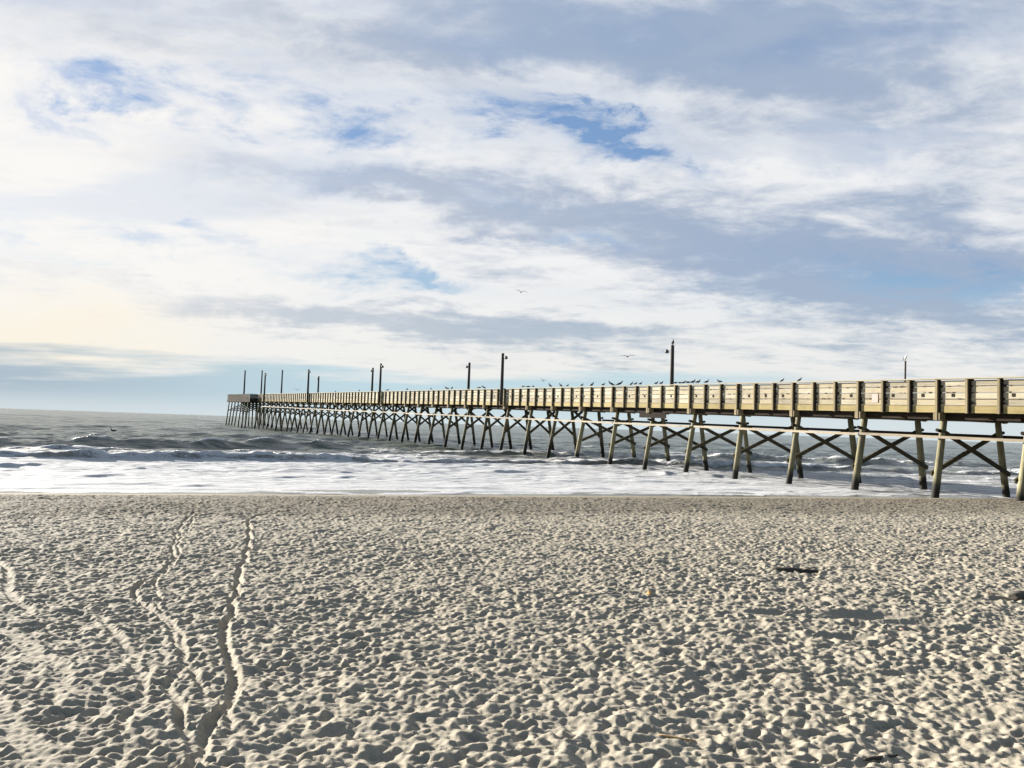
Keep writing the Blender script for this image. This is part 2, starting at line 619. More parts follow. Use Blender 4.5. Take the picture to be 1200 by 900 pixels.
# ---- sand
rows = [-300, -150, -80, -40, -20, -10, -5, -2, 0, 1.0, 1.8, 2.4]
rows += rows_geo(2.8, 42.0, 0.011, 0.00165)
rows += [43, 46, 50, 60, 75, 100, 150, 300, 1000, 3000, 9000]
X, Y = fan_grid(rows, 1500, 3.2, 0.70, 9000)
Z = sand_base(X, Y) + sample_hm(X, Y)
far = np.clip((np.maximum(np.abs(X) - 300, 0) + np.maximum(Y - 1000, 0)) / 500, 0, 1)
P = np.stack([X, Y, Z], -1)

m_sand, t, b = material('sand')
tcs = t.n.new('ShaderNodeTexCoord')
pos = tcs.outputs['Object']
geo = t.n.new('ShaderNodeNewGeometry')
dshore = t.math('SUBTRACT', t.vmath('DOT_PRODUCT', pos, (NX, NY, 0)), D0)
n1 = t.noise(pos, 0.35, 5, 0.6)
n2 = t.noise(pos, 3.0, 6, 0.6)
n3 = t.noise(pos, 60.0, 3, 0.7)
dry = t.mix(n2, (0.262, 0.231, 0.179), (0.316, 0.286, 0.228))
dry = t.mix(t.mrange(n3, 0.35, 0.75), dry, (0.231, 0.204, 0.158))
damp = t.mix(n2, (0.122, 0.106, 0.079), (0.170, 0.149, 0.113))
wet = (0.079, 0.064, 0.046)
dd_ = t.math('ADD', dshore, t.math('MULTIPLY', t.math('SUBTRACT', n1, 0.5), 5.0))
cs = t.mix(t.mrange(dd_, -12.5, -9.0), dry, damp)
dd2 = t.math('ADD', dshore, t.math('MULTIPLY', t.math('SUBTRACT', n1, 0.5), 0.8))
cs = t.mix(t.mrange(dd2, -2.6, -1.4), cs, t.mix(n2, (0.201, 0.167, 0.115), (0.231, 0.198, 0.143)))
cs = t.mix(t.mrange(dd2, -0.45, -0.10), cs, wet)
# scattered shell grit and dark weed crumbs
vor = t.n.new('ShaderNodeTexVoronoi')
vor.inputs['Scale'].default_value = 5.5
t.put(vor.inputs['Vector'], pos)
cs = t.mix(t.mrange(vor.outputs['Distance'], 0.035, 0.06, 0.75, 0.0), cs, (0.16, 0.12, 0.09))
t.put(b.inputs['Base Color'], cs)
t.put(b.inputs['Roughness'], t.mrange(dd2, -0.6, -0.1, 0.95, 0.25))
b.inputs['Specular IOR Level'].default_value = 0.25
bn = t.bump(n3, 0.5, 0.006)
bn = t.bump(t.noise(pos, 300, 2, 0.6), 0.35, 0.002, bn)
t.put(b.inputs['Normal'], bn)
sand = grid_obj('sand_beach', P, m_sand)
tag(sand, 'pale dry sand covered in footprints with a damp strip along the water', kind='structure')

# ------------------------------------------------------------------ sea
rows = rows_geo(12.0, 60.0, 0.05, 0.0012)
rows += rows_geo(rows[-1], 400.0, 0.13, 0.0062)[1:]
rows += rows_geo(rows[-1], 12000.0, 3.0, 0.07)[1:]
X, Y = fan_grid(rows, 1150, 6.0, 0.70, 12000)
d = shore_d(X, Y)
s = shore_s(X, Y)
# lateral 1-D wiggles
ts = np.linspace(-200, 400, 6001)


def wiggle(seed, lo, hi):
    r_ = np.random.default_rng(seed)
    v = np.zeros_like(ts)
    for _ in range(14):
        lam = math.exp(r_.uniform(math.log(lo), math.log(hi)))
        v += np.sin(ts * 2 * math.pi / lam + r_.uniform(0, 6.3)) * (lam / hi) ** 0.6
    return v / v.std()


def wig(seed, s_, lo=3, hi=30):
    return np.interp(s_, ts, wiggle(seed, lo, hi))


step = np.gradient(np.array(rows))[:, None] + 0 * X
Z = np.zeros_like(X)
r_ = np.random.default_rng(5)
slope2 = 0.0
for i in range(90):
    lam = math.exp(r_.uniform(math.log(0.55), math.log(14)))
    kdir = r_.normal(0, 0.50) + math.atan2(NX, NY) * -1
    kx, ky = -math.sin(kdir), math.cos(kdir)
    amp = 0.0105 * lam ** 0.85 / (1 + (lam / 7) ** 2)
    fade = np.clip((lam / np.maximum(step, 1e-3) - 2.5) / 3, 0, 1)
    ph = (kx * X + ky * Y) * 2 * math.pi / lam + r_.uniform(0, 6.3) + 0.6 * np.sin(X * 0.11 / lam + i)
    Z += amp * fade * np.sin(ph) * (0.6 + 0.4 * np.sin(X * 0.05 + Y * 0.031 + i * 1.7))
calm = np.clip(np.clip((d + 0.5) / 34, 0.0, 1) ** 1.25, 0.012, 1)
Z *= calm
foam = np.zeros_like(X)


def crest(d0, h, wf, wb, env, fo=0.0, fw=2.0, rough=0.0, seed=1):
    global Z, foam
    q = d - d0
    prof = np.where(q < 0, np.exp(-(np.abs(q) / wf) ** 2.2), np.exp(-(np.abs(q) / wb) ** 1.4))
    hh = h * env * (1 + rough * (wig(seed + 50, s, 1.2, 7) * 0.16 + wig(seed + 51, s + 0.4 * q, 0.3, 1.2) * 0.05))
    Z += hh * prof
    if np.isscalar(fo) and fo == 0:
        return
    foam = np.maximum(foam, fo * env * np.where(q < 0, 0.56 * np.exp(-(q / (wf * 1.1)) ** 4) + 0.5 * np.exp(-(q / 0.22) ** 2), np.exp(-(q / fw) ** 2)))


def bump_env(c_, w_, p=2):
    return np.exp(-(np.abs(s - c_) / w_) ** p)


one = np.ones_like(s)
# bore rolling in over the shallows
dA = np.interp(s, [-40, -11, 1, 18, 30, 50, 90], [15, 18.0, 21.2, 23.8, 23.0, 19.5, 18]) + 0.55 * wig(3, s, 4, 40)
envA = 0.78 + 0.28 * np.clip(wig(4, s, 6, 50), -1, 1)
crest(dA, 0.40, 0.42, 3.6, envA, 1.0, 3.4, 1.0, 5)
crest(dA + 2.9 + 0.5 * wig(8, s, 2, 14), 0.14, 0.6, 1.8, envA, 0.95, 1.6, 1.0, 9)
# unbroken swell left of the pier, broken right of it
dB = np.interp(s, [-60, -15, -4, 5, 25, 48, 90], [31, 34.0, 37.2, 39.2, 38.5, 36.5, 36]) + 0.45 * wig(12, s, 6, 40)
crest(dB, 0.56, 1.25, 4.2, bump_env(-3, 14, 4), 0.0)
crest(dB, 0.22, 0.5, 0.7, bump_env(-3, 17, 4) * np.clip(0.45 + wig(14, s, 2, 9), 0, 1), 1.0, 0.9, 1.0, 15)
crest(dB - 2, 0.48, 0.9, 3.6, bump_env(48, 24, 4), 0.80, 2.2, 1.0, 17)
crest(dB - 3.5, 0.30, 0.7, 2.6, bump_env(20, 12, 4), 0.7, 5.0, 1.0, 18)
crest(28.5 + 0.5 * wig(21, s, 3, 20), 0.20, 0.5, 1.6, np.clip(0.5 + 0.5 * wig(22, s, 5, 30), 0, 1), 0.8, 1.5, 1.0, 23)
for i, (dd0, hh, e) in enumerate([(52, 0.34, 0.4), (66, 0.48, 1), (83, 0.36, 1), (104, 0.42, 1), (128, 0.38, 1), (160, 0.4, 1), (200, 0.4, 1), (250, 0.4, 1), (310, .4, 1), (390, .4, 1)]):
    env = np.clip(0.45 + 0.5 * wig(30 + i, s, 14, 90), 0.05, 1.2)
    crest(dd0 + 1.6 * wig(60 + i, s, 10, 80), hh, 2.2 + dd0 * 0.012, 5.0 + dd0 * 0.02, env, 0.0)
    if i < 3:
        crest(dd0 + 1.6 * wig(60 + i, s, 10, 80), 0.10, 0.6, 0.9, np.clip(wig(80 + i, s, 3, 20) - 1.1, 0, 1), 0.9, 0.8, 1.0, 90 + i)
# shallow wash over the sand, its lacy front edge
edge = 0.40 * wig(101, s, 4, 26) + 0.08 * wig(102, s, 0.6, 3)
crest(0.9 + edge * 1.1, 0.035, 0.3, 1.2, one, 0.95, 0.55, 0.8, 103)
crest(2.6 + 0.3 * wig(104, s, 1.5, 12), 0.07, 0.30, 1.1, np.clip(0.6 + 0.4 * wig(105, s, 2, 14), 0, 1), 0.8, 0.9, 1.0, 106)
crest(7.5 + 0.6 * wig(107, s, 2, 16), 0.09, 0.35, 1.4, np.clip(0.4 + 0.5 * wig(108, s, 3, 18), 0, 1), 0.8, 1.4, 1.0, 109)
crest(12.5 + 0.7 * wig(110, s, 2, 16), 0.11, 0.40, 1.6, np.clip(0.4 + 0.5 * wig(111, s, 3, 18), 0, 1), 0.8, 1.6, 1.0, 112)
# general white water between shore and bore
left = np.clip((32 - s) / 26, 0, 1)
wash = np.clip((d - 0.4 + edge) / 0.8, 0, 1) * np.clip((dA + 3 - d) / 3.0, 0, 1)
foam = np.maximum(foam, wash * (0.61 + 0.48 * left) * (1 - 0.42 * np.exp(-((d - dA + 0.45) / 0.5) ** 2)) * (1 - 0.35 * np.exp(-((d - 1.5 - 0.3 * edge) / 0.45) ** 2) * np.clip(0.6 + wig(140, s, 0.8, 9), 0, 1)))
foam = np.maximum(foam, np.clip((d - dA) / 2, 0, 1) * np.clip((34 - d) / 7, 0, 1) * (0.40 + 0.26 * left))
foam = np.maximum(foam, np.clip((45 - d) / 10, 0, 1) * np.clip((d - 34) / 6, 0, 1) * 0.38)
# lumpy foam relief
lump = np.zeros_like(X)
for i in range(26):
    lam = math.exp(r_.uniform(math.log(0.22), math.log(1.6)))
    th = r_.uniform(-0.9, 0.9)
    kx, ky = math.sin(th), math.cos(th)
    fade = np.clip((lam / np.maximum(step, 1e-3) - 2.2) / 3, 0, 1)
    lump += fade * lam ** 0.7 * np.sin((kx * s + ky * d * 1.5) * 2 * math.pi / lam + r_.uniform(0, 6.3) + np.sin(s * 0.9 + i))
lump /= max(lump.std(), 1e-6)
Z += 0.009 * lump * np.clip(foam * 1.2 - 0.45, 0, 1) * np.clip(d / 6, 0.1, 1)
Z += np.minimum(0, (d + edge) * 0.05) * (d < 3)     # the sheet dives under the sand past its edge
Z += 0.012
farm = np.clip((Y - 2500) / 3000, 0, 1)
Z = Z * (1 - farm)
P = np.stack([X, Y, Z], -1)

m_sea, t, b = material('sea_water')
geo = t.n.new('ShaderNodeTexCoord')
pos = geo.outputs['Object']
at = t.n.new('ShaderNodeAttribute')
at.attribute_name = 'foam'
fo = at.outputs['Fac']
rot = (0, 0, -math.atan2(0.3228, 0.9465))
ps = t.mapping(pos, rot=rot)            # x along the shore, y seaward
fn1 = t.noise(t.mapping(ps, scale=(0.30, 1.0, 1)), 1.1, 8, 0.68, 0.6)
fn2 = t.noise(t.mapping(ps, scale=(0.5, 1.0, 1)), 8.0, 7, 0.72, 1.2)
fn = t.math('ADD', t.math('MULTIPLY', fn1, 0.6), t.math('MULTIPLY', fn2, 0.4))
mask = t.mrange(t.math('ADD', fo, t.math('MULTIPLY', t.math('SUBTRACT', fn, 0.5), 2.3)), 0.47, 0.66)
mask = t.math('MULTIPLY', mask, t.mrange(fo, 0.08, 0.3))
deep = t.mrange(t.math('SUBTRACT', t.vmath('DOT_PRODUCT', pos, (NX, NY, 0)), D0), 3, 60)
wcol = t.mix(deep, (0.19, 0.185, 0.16), (0.095, 0.112, 0.095))
foamc = t.mix(fn2, (0.352, 0.359, 0.373), (0.563, 0.563, 0.563))
t.put(b.inputs['Base Color'], t.mix(mask, wcol, foamc))
t.put(b.inputs['Roughness'], t.mrange(mask, 0, 1, 0.22, 0.75))
b.inputs['IOR'].default_value = 1.333
w1 = t.noise(t.mapping(ps, scale=(0.55, 1.0, 1)), 1.6, 6, 0.62, 0.3)
w2 = t.noise(t.mapping(ps, scale=(0.55, 1.0, 1)), 0.35, 6, 0.62, 0.2)
w3 = t.noise(t.mapping(ps, scale=(0.35, 1.0, 1)), 0.06, 6, 0.7, 0.2)
hgt = t.math('ADD', t.math('MULTIPLY', w1, 0.24), t.math('ADD', t.math('MULTIPLY', w2, 0.85), t.math('MULTIPLY', w3, 2.4)))
near_ = t.mrange(t.vmath('LENGTH', pos), 25, 110, 0.15, 1.0, smooth=False)
hgt = t.math('MULTIPLY', hgt, near_)
hgt = t.math('ADD', hgt, t.math('MULTIPLY', t.math('MULTIPLY', fn, mask), 0.10))
t.put(b.inputs['Normal'], t.bump(hgt, 1.0, 1.0))
sea = grid_obj('sea_water', P, m_sea, {'foam': foam})
tag(sea, 'grey green ocean with lines of white breaking surf', kind='structure')

# ------------------------------------------------------------------ wood materials


def wood(name, ca, cb, grain=(30, 30, 1.2), rough=0.85, wetz=None, per_obj=0.16, speck=0.0):
    m, t, b = material(name)
    tc_ = t.n.new('ShaderNodeTexCoord')
    p = tc_.outputs['Object']
    g = t.noise(t.mapping(p, scale=grain), 1.0, 5, 0.6, 0.4)
    bl = t.noise(p, 1.3, 4, 0.6)
    info = t.n.new('ShaderNodeObjectInfo')
    cc = t.mix(t.mrange(g, 0.3, 0.7), ca, cb)
    cc = t.mix(t.mrange(bl, 0.45, 0.75, 0, 0.5), cc, tuple(x * 0.62 for x in ca))
    f_ = t.mrange(info.outputs['Random'], 0, 1, 1 - per_obj, 1 + per_obj, smooth=False)
    vm = t.n.new('ShaderNodeVectorMath')
    vm.operation = 'SCALE'
    t.put(vm.inputs[0], cc)
    t.put(vm.inputs['Scale'], f_)
    cc = vm.outputs[0]
    if wetz is not None:
        g2 = t.n.new('ShaderNodeNewGeometry')
        sz = t.n.new('ShaderNodeSeparateXYZ')
        t.put(sz.inputs[0], g2.outputs['Position'])
        zn = t.math('ADD', sz.outputs[2], t.math('MULTIPLY', t.math('SUBTRACT', t.noise(p, 2.2, 5, 0.6), 0.5), 0.7))
        cc = t.mix(t.mrange(zn, wetz[0], wetz[1], 1.0, 0.0), cc, (0.022, 0.020, 0.016))
    t.put(b.inputs['Base Color'], cc)
    b.inputs['Roughness'].default_value = rough
    b.inputs['Specular IOR Level'].default_value = 0.06 if ca[0] < 0.1 else 0.2
    t.put(b.inputs['Normal'], t.bump(g, 0.5, 0.01))
    return m


A_DIR = Vector((-0.4730, 0.8811, 0))
W_DIR = Vector((0.8811, 0.4730, 0))
ANG = math.atan2(A_DIR.y, A_DIR.x)
ORG = Vector((37 - 0.5368 * 34.8, 34.8, 0))
SP = 3.99
BZ0, BSL = CAM_H + 0.901, 0.01343

M_board = wood('weathered_pale_plank', (0.299, 0.254, 0.170), (0.382, 0.334, 0.238), (1.2, 30, 30), per_obj=0.10)
M_board2 = wood('greyed_plank', (0.225, 0.200, 0.144), (0.324, 0.287, 0.216), (1.2, 30, 30), per_obj=0.12)
M_board3 = wood('bleached_plank', (0.342, 0.304, 0.224), (0.432, 0.392, 0.296), (1.2, 30, 30), per_obj=0.10)
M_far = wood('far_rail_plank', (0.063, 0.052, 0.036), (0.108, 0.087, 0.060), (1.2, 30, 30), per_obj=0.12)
M_fascia = wood('yellowed_fascia_wood', (0.251, 0.196, 0.085), (0.310, 0.254, 0.122), (1.0, 30, 30), per_obj=0.12)
M_post = wood('rail_post_wood', (0.179, 0.144, 0.085), (0.239, 0.196, 0.122), per_obj=0.15)
M_dark = wood('old_dark_timber_and_post_shade', (0.017, 0.013, 0.010), (0.033, 0.026, 0.020), (1.0, 20, 20))
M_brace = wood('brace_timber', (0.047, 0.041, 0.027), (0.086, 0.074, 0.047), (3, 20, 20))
M_pile = wood('timber_pile', (0.140, 0.126, 0.072), (0.230, 0.208, 0.128), (14, 14, 0.8), wetz=(0.40, 0.95), per_obj=0.2)
M_pile2 = wood('dark_timber_pile', (0.113, 0.099, 0.060), (0.179, 0.159, 0.099), (14, 14, 0.8), wetz=(0.9, 1.9), per_obj=0.25)
M_wale = wood('pale_wale_timber', (0.25, 0.21, 0.155), (0.35, 0.30, 0.225), (1.0, 20, 20))
M_brown = wood('brown_head_planking', (0.022, 0.017, 0.012), (0.055, 0.042, 0.030), (1.0, 20, 20))
M_lamp = wood('lamp_pole_wood', (0.045, 0.04, 0.035), (0.08, 0.07, 0.06), (20, 20, 1))
m_metal, t, b = material('galvanised_metal')
b.inputs['Metallic'].default_value = 0.6
b.inputs['Roughness'].default_value = 0.5
nz_ = t.noise(None, 12, 3) if False else None
tc_ = t.n.new('ShaderNodeTexCoord')
t.put(b.inputs['Base Color'], t.mix(t.noise(tc_.outputs['Object'], 9, 4), (0.07, 0.07, 0.07), (0.12, 0.12, 0.12)))
m_lens, t, b = material('lamp_glass')
tc_ = t.n.new('ShaderNodeTexCoord')
t.put(b.inputs['Base Color'], t.mix(t.noise(tc_.outputs['Object'], 5, 3), (0.16, 0.17, 0.17), (0.2, 0.21, 0.21)))
b.inputs['Roughness'].default_value = 0.2


# ------------------------------------------------------------------ pier (local frame: x seaward along the pier, y across away from viewer)
pier = empty('fishing_pier', ORG, ANG)
pier.matrix_world = Matrix(((A_DIR.x, W_DIR.x, 0, ORG.x), (A_DIR.y, W_DIR.y, 0, ORG.y), (0, 0, -1, 0), (0, 0, 0, 1))) \
    if False else Matrix.Translation(ORG) @ Matrix.Rotation(ANG, 4, 'Z')
tag(pier, 'long weathered timber fishing pier on battered piles running from the beach out to sea', 'pier')


def LP(a, w, z):
    """pier coordinates -> local (local y points toward the viewer side, so w flips)"""
    return Vector((a, -w, z))


def WP(a, w, z):
    p = ORG + A_DIR * a + W_DIR * w
    return Vector((p.x, p.y, z))


def B(a):
    return BZ0 + BSL * a


def sbox(mb, a0, a1, w0, w1, z0, z1, mi=0, sk=0.0):
    """box that follows the slope of the deck; z relative to the girder bottom"""
    p = []
    for zz_ in (z0, z1):
        p += [LP(a0, w0, B(a0) + zz_), LP(a1, w0, B(a1) + zz_), LP(a1, w1, B(a1) + zz_ + sk), LP(a0, w1, B(a0) + zz_ + sk)]
    mb.hexa([p[0], p[1], p[2], p[3], p[4], p[5], p[6], p[7]], mi)


K0, K1, KH = -6, 37, 44
WD = 4.75                      # outer face of the far boards
A_0, A_1, A_H = K0 * SP, K1 * SP, KH * SP
HW0, HW1 = -1.55, 5.6          # pier head, wider than the walkway
RT = 1.70

# deck
for nm, a0, a1, w0, w1 in (('deck', A_0, A_1, 0.0, WD), ('deck', A_1 + 0.01, A_H, HW0, HW1)):
    mb = MB()
    aa = a0
    while aa < a1 - 0.02:
        e = min(aa + 0.40, a1)
        sbox(mb, aa, e - 0.012, w0 + 0.045, w1 - 0.045, 0.50 + random.uniform(-.003, .003), 0.55)
        aa = e
    mb.build(nm, M_post, pier)
# longitudinal girders
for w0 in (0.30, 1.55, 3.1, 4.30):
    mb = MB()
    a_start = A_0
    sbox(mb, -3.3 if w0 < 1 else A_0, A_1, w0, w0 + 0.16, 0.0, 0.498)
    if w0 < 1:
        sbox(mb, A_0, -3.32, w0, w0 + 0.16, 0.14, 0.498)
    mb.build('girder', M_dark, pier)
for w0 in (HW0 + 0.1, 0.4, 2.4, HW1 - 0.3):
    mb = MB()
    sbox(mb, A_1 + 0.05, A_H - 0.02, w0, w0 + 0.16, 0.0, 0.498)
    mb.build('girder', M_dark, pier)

ZB = [(0.606, 0.845), (0.884, 1.116), (1.156, 1.386), (1.428, 1.650)]


def rail_run(a0, a1, w_in, side, name='rail_panel', mat=None, fmat=None, plain=False):
    """boards between a0..a1; side -1 = viewer side"""
    mb = MB()
    wa, wb = (w_in - 0.0, w_in + 0.04)
    for (z0, z1) in ZB:
        j = random.uniform(-0.003, 0.003)
        # boards are butted at random posts
        cut = a0 + (a1 - a0) * random.choice((0.333, 0.667))
        for (c0, c1) in ((a0, cut), (cut, a1)):
            jj = random.uniform(-0.002, 0.002)
            oo = random.uniform(0, 0.006)
            sbox(mb, c0 + 0.004, c1 - 0.004, wa + oo, wb + oo, z0 + j + jj, z1 + j + jj, random.choice((0, 0, 2, 3)))
    sbox(mb, a0 + 0.003, a1 - 0.003, wa - 0.012, wb - 0.004, 0.29, 0.575, 1)
    sbox(mb, a0 + 0.003, a1 - 0.003, wa - 0.16 if side < 0 else wa - 0.05, wb + 0.06 if side < 0 else wb + 0.16, RT, RT + 0.045)
    return mb.build(name, [mat or M_board, fmat or M_fascia, mat or M_board2, mat or M_board3], pier)


def head_rail(p0, p1, name='rail_panel'):
    """brown solid railing between two (a,w) corners"""
    a0, w0 = p0
    a1, w1 = p1
    mb = MB()
    dv = Vector((a1 - a0, w1 - w0))
    L_ = dv.length
    nseg = max(1, int(L_ / 2.4))
    nrm = Vector((dv.y, -dv.x)).normalized() * 0.02
    for i in range(nseg):
        q0 = Vector((a0, w0)) + dv * (i / nseg)
        q1 = Vector((a0, w0)) + dv * ((i + 1) / nseg)
        for (z0, z1) in [(0.08, 0.36), (0.39, 0.58)] + ZB + [(RT, RT + 0.045)]:
            th = nrm if z1 < RT else nrm * 3
            p = []
            for z_ in (z0, z1):
                p += [LP(q0.x - th.x, q0.y - th.y, B(q0.x) + z_), LP(q1.x - th.x, q1.y - th.y, B(q1.x) + z_),
                      LP(q1.x + th.x, q1.y + th.y, B(q1.x) + z_), LP(q0.x + th.x, q0.y + th.y, B(q0.x) + z_)]
            mb.hexa(p)
    return mb.build(name, M_brown, pier)


for kk in range(K0, K1):
    rail_run(kk * SP, (kk + 1) * SP, 0.0, -1)
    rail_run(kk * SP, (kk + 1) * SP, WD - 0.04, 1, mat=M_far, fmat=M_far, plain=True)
for p0, p1 in (((A_1, HW0), (A_H, HW0)), ((A_1 + 0.03, HW0 + 0.05), (A_1 + 0.03, 0.0)), ((A_1, WD), (A_1, HW1)), ((A_H, HW0), (A_H, HW1)), ((A_1, HW1), (A_H, HW1))):
    h_ = head_rail(p0, p1)
    h_['label'] = 'dark brown railing of the pier head'


def post_box(mb, a, w, long_, wfar=False):
    z0 = -0.05 if long_ else 0.27
    w0, w1 = (w - 0.125, w - 0.014) if not wfar else (w + 0.014, w + 0.150)
    j = random.uniform(-0.01, 0.01)
    sbox(mb, a - 0.048 + j, a + 0.048 + j, w0, w1, z0, RT - 0.002)
    if not wfar:                      # dark strip added beside each post to deepen its cast shadow
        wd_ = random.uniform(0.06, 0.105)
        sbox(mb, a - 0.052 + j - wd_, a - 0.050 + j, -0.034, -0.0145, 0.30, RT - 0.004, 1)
        for z_ in (0.70, 0.868, 1.138, 1.408, 1.655):  # dark nibs at the board gaps roughen the edge of this painted shadow
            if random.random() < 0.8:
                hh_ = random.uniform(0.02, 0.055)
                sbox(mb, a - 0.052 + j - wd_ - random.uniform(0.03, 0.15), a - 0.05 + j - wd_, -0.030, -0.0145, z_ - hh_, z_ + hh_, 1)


near_posts = [(kk + q / 3, q == 0) for kk in range(K0, K1) for q in range(3)]
rest = MB()
cnt = 0
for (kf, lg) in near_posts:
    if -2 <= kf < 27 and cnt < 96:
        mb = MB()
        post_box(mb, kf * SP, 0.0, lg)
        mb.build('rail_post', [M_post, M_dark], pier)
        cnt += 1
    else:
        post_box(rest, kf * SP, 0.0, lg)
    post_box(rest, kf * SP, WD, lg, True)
hpost = MB()
nk = int((A_H - A_1) / 1.33)
for i in range(nk + 1):
    a = A_1 + 0.1 + i * 1.33
    if a < A_H:
        sbox(hpost, a - .05, a + .05, HW0 - 0.09, HW0 - 0.025, 0.0, RT)
        sbox(hpost, a - .05, a + .05, HW1 + 0.025, HW1 + 0.09, 0.0, RT)
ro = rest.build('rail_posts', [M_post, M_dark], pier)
ro['kind'] = 'stuff'
hpo = hpost.build('rail_posts', M_brown, pier)
hpo['kind'] = 'stuff'
hpo['label'] = 'dark brown posts of the pier head railing'

# bents: piles, caps, braces
stub_label = None
rp = random.Random(3)
caps = MB()
for kk in range(K0, KH + 1):
    a = kk * SP
    head = kk > K1
    w_n, w_f = (0.42, 4.33) if not head else (HW0 + 0.45, HW1 - 0.45)
    bz = B(a)
    # cap beam
    mb = MB()
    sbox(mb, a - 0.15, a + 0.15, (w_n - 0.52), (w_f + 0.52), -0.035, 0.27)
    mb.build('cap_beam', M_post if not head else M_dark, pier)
    ws = [(w_n, -1), (w_f, 1)]
    if head:
        ws.append(((w_n + w_f) / 2, 0))
    ends = []
    for (w, sg) in ws:
        a = kk * SP + (0.42 if kk == -1 else 0.0)
        out_ = sg * (0.65 if not head else 0.35) * rp.uniform(0.85, 1.15)
        zb = -1.2
        pw = WP(a, w, 0)
        ground = float(sand_base(pw.x, pw.y))
        zb = min(-0.7, ground - 0.7) if ground < 0.05 else ground - 0.6
        h = bz - 0.04 - zb
        full = out_ * (h / 3.6)
        da = rp.uniform(-0.06, 0.06) * h / 3
        r0_ = rp.uniform(0.145, 0.17)
        pts, rad = [], []
        bend = rp.uniform(-0.02, 0.02)
        for i in range(7):
            f = i / 6
            pts.append(LP(a + da * f + bend * math.sin(f * math.pi), w + full * f, (bz - 0.04) * (1 - f) + zb * f))
            rad.append(r0_ * (0.86 + 0.22 * f) * rp.uniform(0.98, 1.02))
        mb = MB()
        mb.tube(pts, rad, 12)
        mb.build('pile', M_pile if kk < 8 else M_pile2, pier)
        ends.append((w, full / h, da / h))
    # cross bracing between the two piles of the bent
    zt, zl = (-0.55, -2.35) if kk < 8 else (-0.03, -2.1)
    if bz + zl < 0.6:
        zl = 0.65 - bz
    (wn, sn, _), (wf, sf, _) = ends[0], ends[1]
    wn_t, wn_l = wn + sn * (-zt), wn + sn * (-zl)
    wf_t, wf_l = wf + sf * (-zt), wf + sf * (-zl)
    pairs = (((wn_t - .15, zt), (wf_l + .12, zl), -0.20), ((wn_l - .12, zl), (wf_t + .15, zt), 0.20))
    if kk >= 8:                      # knee braces up to the middle of the cap
        mid_ = (wn + wf) / 2
        pairs = (((wn_l - .12, zl), (mid_ + 0.25, zt), -0.20), ((mid_ - 0.25, zt), (wf_l + .12, zl), 0.20))
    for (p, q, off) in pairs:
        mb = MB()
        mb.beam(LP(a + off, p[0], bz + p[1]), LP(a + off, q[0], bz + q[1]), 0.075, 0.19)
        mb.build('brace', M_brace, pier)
    # bolt blocks outside the outer piles
    if kk < 9:
        for (w, sl_, sg) in ((wn, sn, -1), (wf, sf, 1)):
            wz = w + sl_ * 0.48
            mb = MB()
            mb.tube([LP(a + 0.02, wz + sg * 0.10, bz - 0.50), LP(a + 0.02, wz + sg * 0.36, bz - 0.46)], 0.075, 8)
            mb.build('bolt_block', M_dark, pier)

# pale wales bolted along the near piles, dark ones along the far piles
aa = A_0
i = 0
while aa < A_1:
    e = min(aa + SP * (3 if i % 2 else 2), A_1)
    mb = MB()
    dz_ = random.uniform(-0.03, 0.03)
    sbox(mb, aa + 0.05, e - 0.03 if i % 3 else e - 0.35, 0.02, 0.09, -0.83 + dz_, -0.715 + dz_)
    mb.build('wale', M_wale, pier)
    aa = e
    i += 1
mb = MB()
sbox(mb, A_0, SP * 8, 4.66, 4.74, -0.72, -0.58)
w_ = mb.build('wale', M_dark, pier)
w_['label'] = 'dark timber wale along the far piles'

# board hung below the girder
mb = MB()
sbox(mb, 18.2, 20.9, -0.02, 0.03, -0.36, -0.01)
hb = mb.build('hanging_board', M_dark, pier)
hb['label'] = 'dark board hung under the girder'
# pink notice on the rail
mb = MB()
a_n = 2.95
sbox(mb, a_n, a_n + 0.32, -0.020, -0.003, 0.70, 1.10)
m_not, t, b = material('faded_pink_notice')
tc_ = t.n.new('ShaderNodeTexCoord')
t.put(b.inputs['Base Color'], t.mix(t.noise(tc_.outputs['Object'], 8, 3), (0.36, 0.20, 0.17), (0.40, 0.25, 0.21)))
nt = mb.build('notice', m_not, pier)
nt['label'] = 'faded pink notice fixed to the rail boards'

# knots, bolts and gouges showing dark on the boards: real recess plates along the rail
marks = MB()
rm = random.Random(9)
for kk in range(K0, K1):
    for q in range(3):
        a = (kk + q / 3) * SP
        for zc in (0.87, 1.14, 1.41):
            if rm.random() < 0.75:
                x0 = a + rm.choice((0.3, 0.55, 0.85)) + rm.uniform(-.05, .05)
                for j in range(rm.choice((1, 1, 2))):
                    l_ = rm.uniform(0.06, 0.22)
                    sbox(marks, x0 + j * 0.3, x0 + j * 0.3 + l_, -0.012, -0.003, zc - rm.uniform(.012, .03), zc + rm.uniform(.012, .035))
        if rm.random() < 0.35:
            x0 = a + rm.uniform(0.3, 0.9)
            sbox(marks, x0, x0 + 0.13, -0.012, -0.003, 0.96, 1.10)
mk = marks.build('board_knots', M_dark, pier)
mk['kind'] = 'stuff'

# ------------------------------------------------------------------ lamp posts on the pier


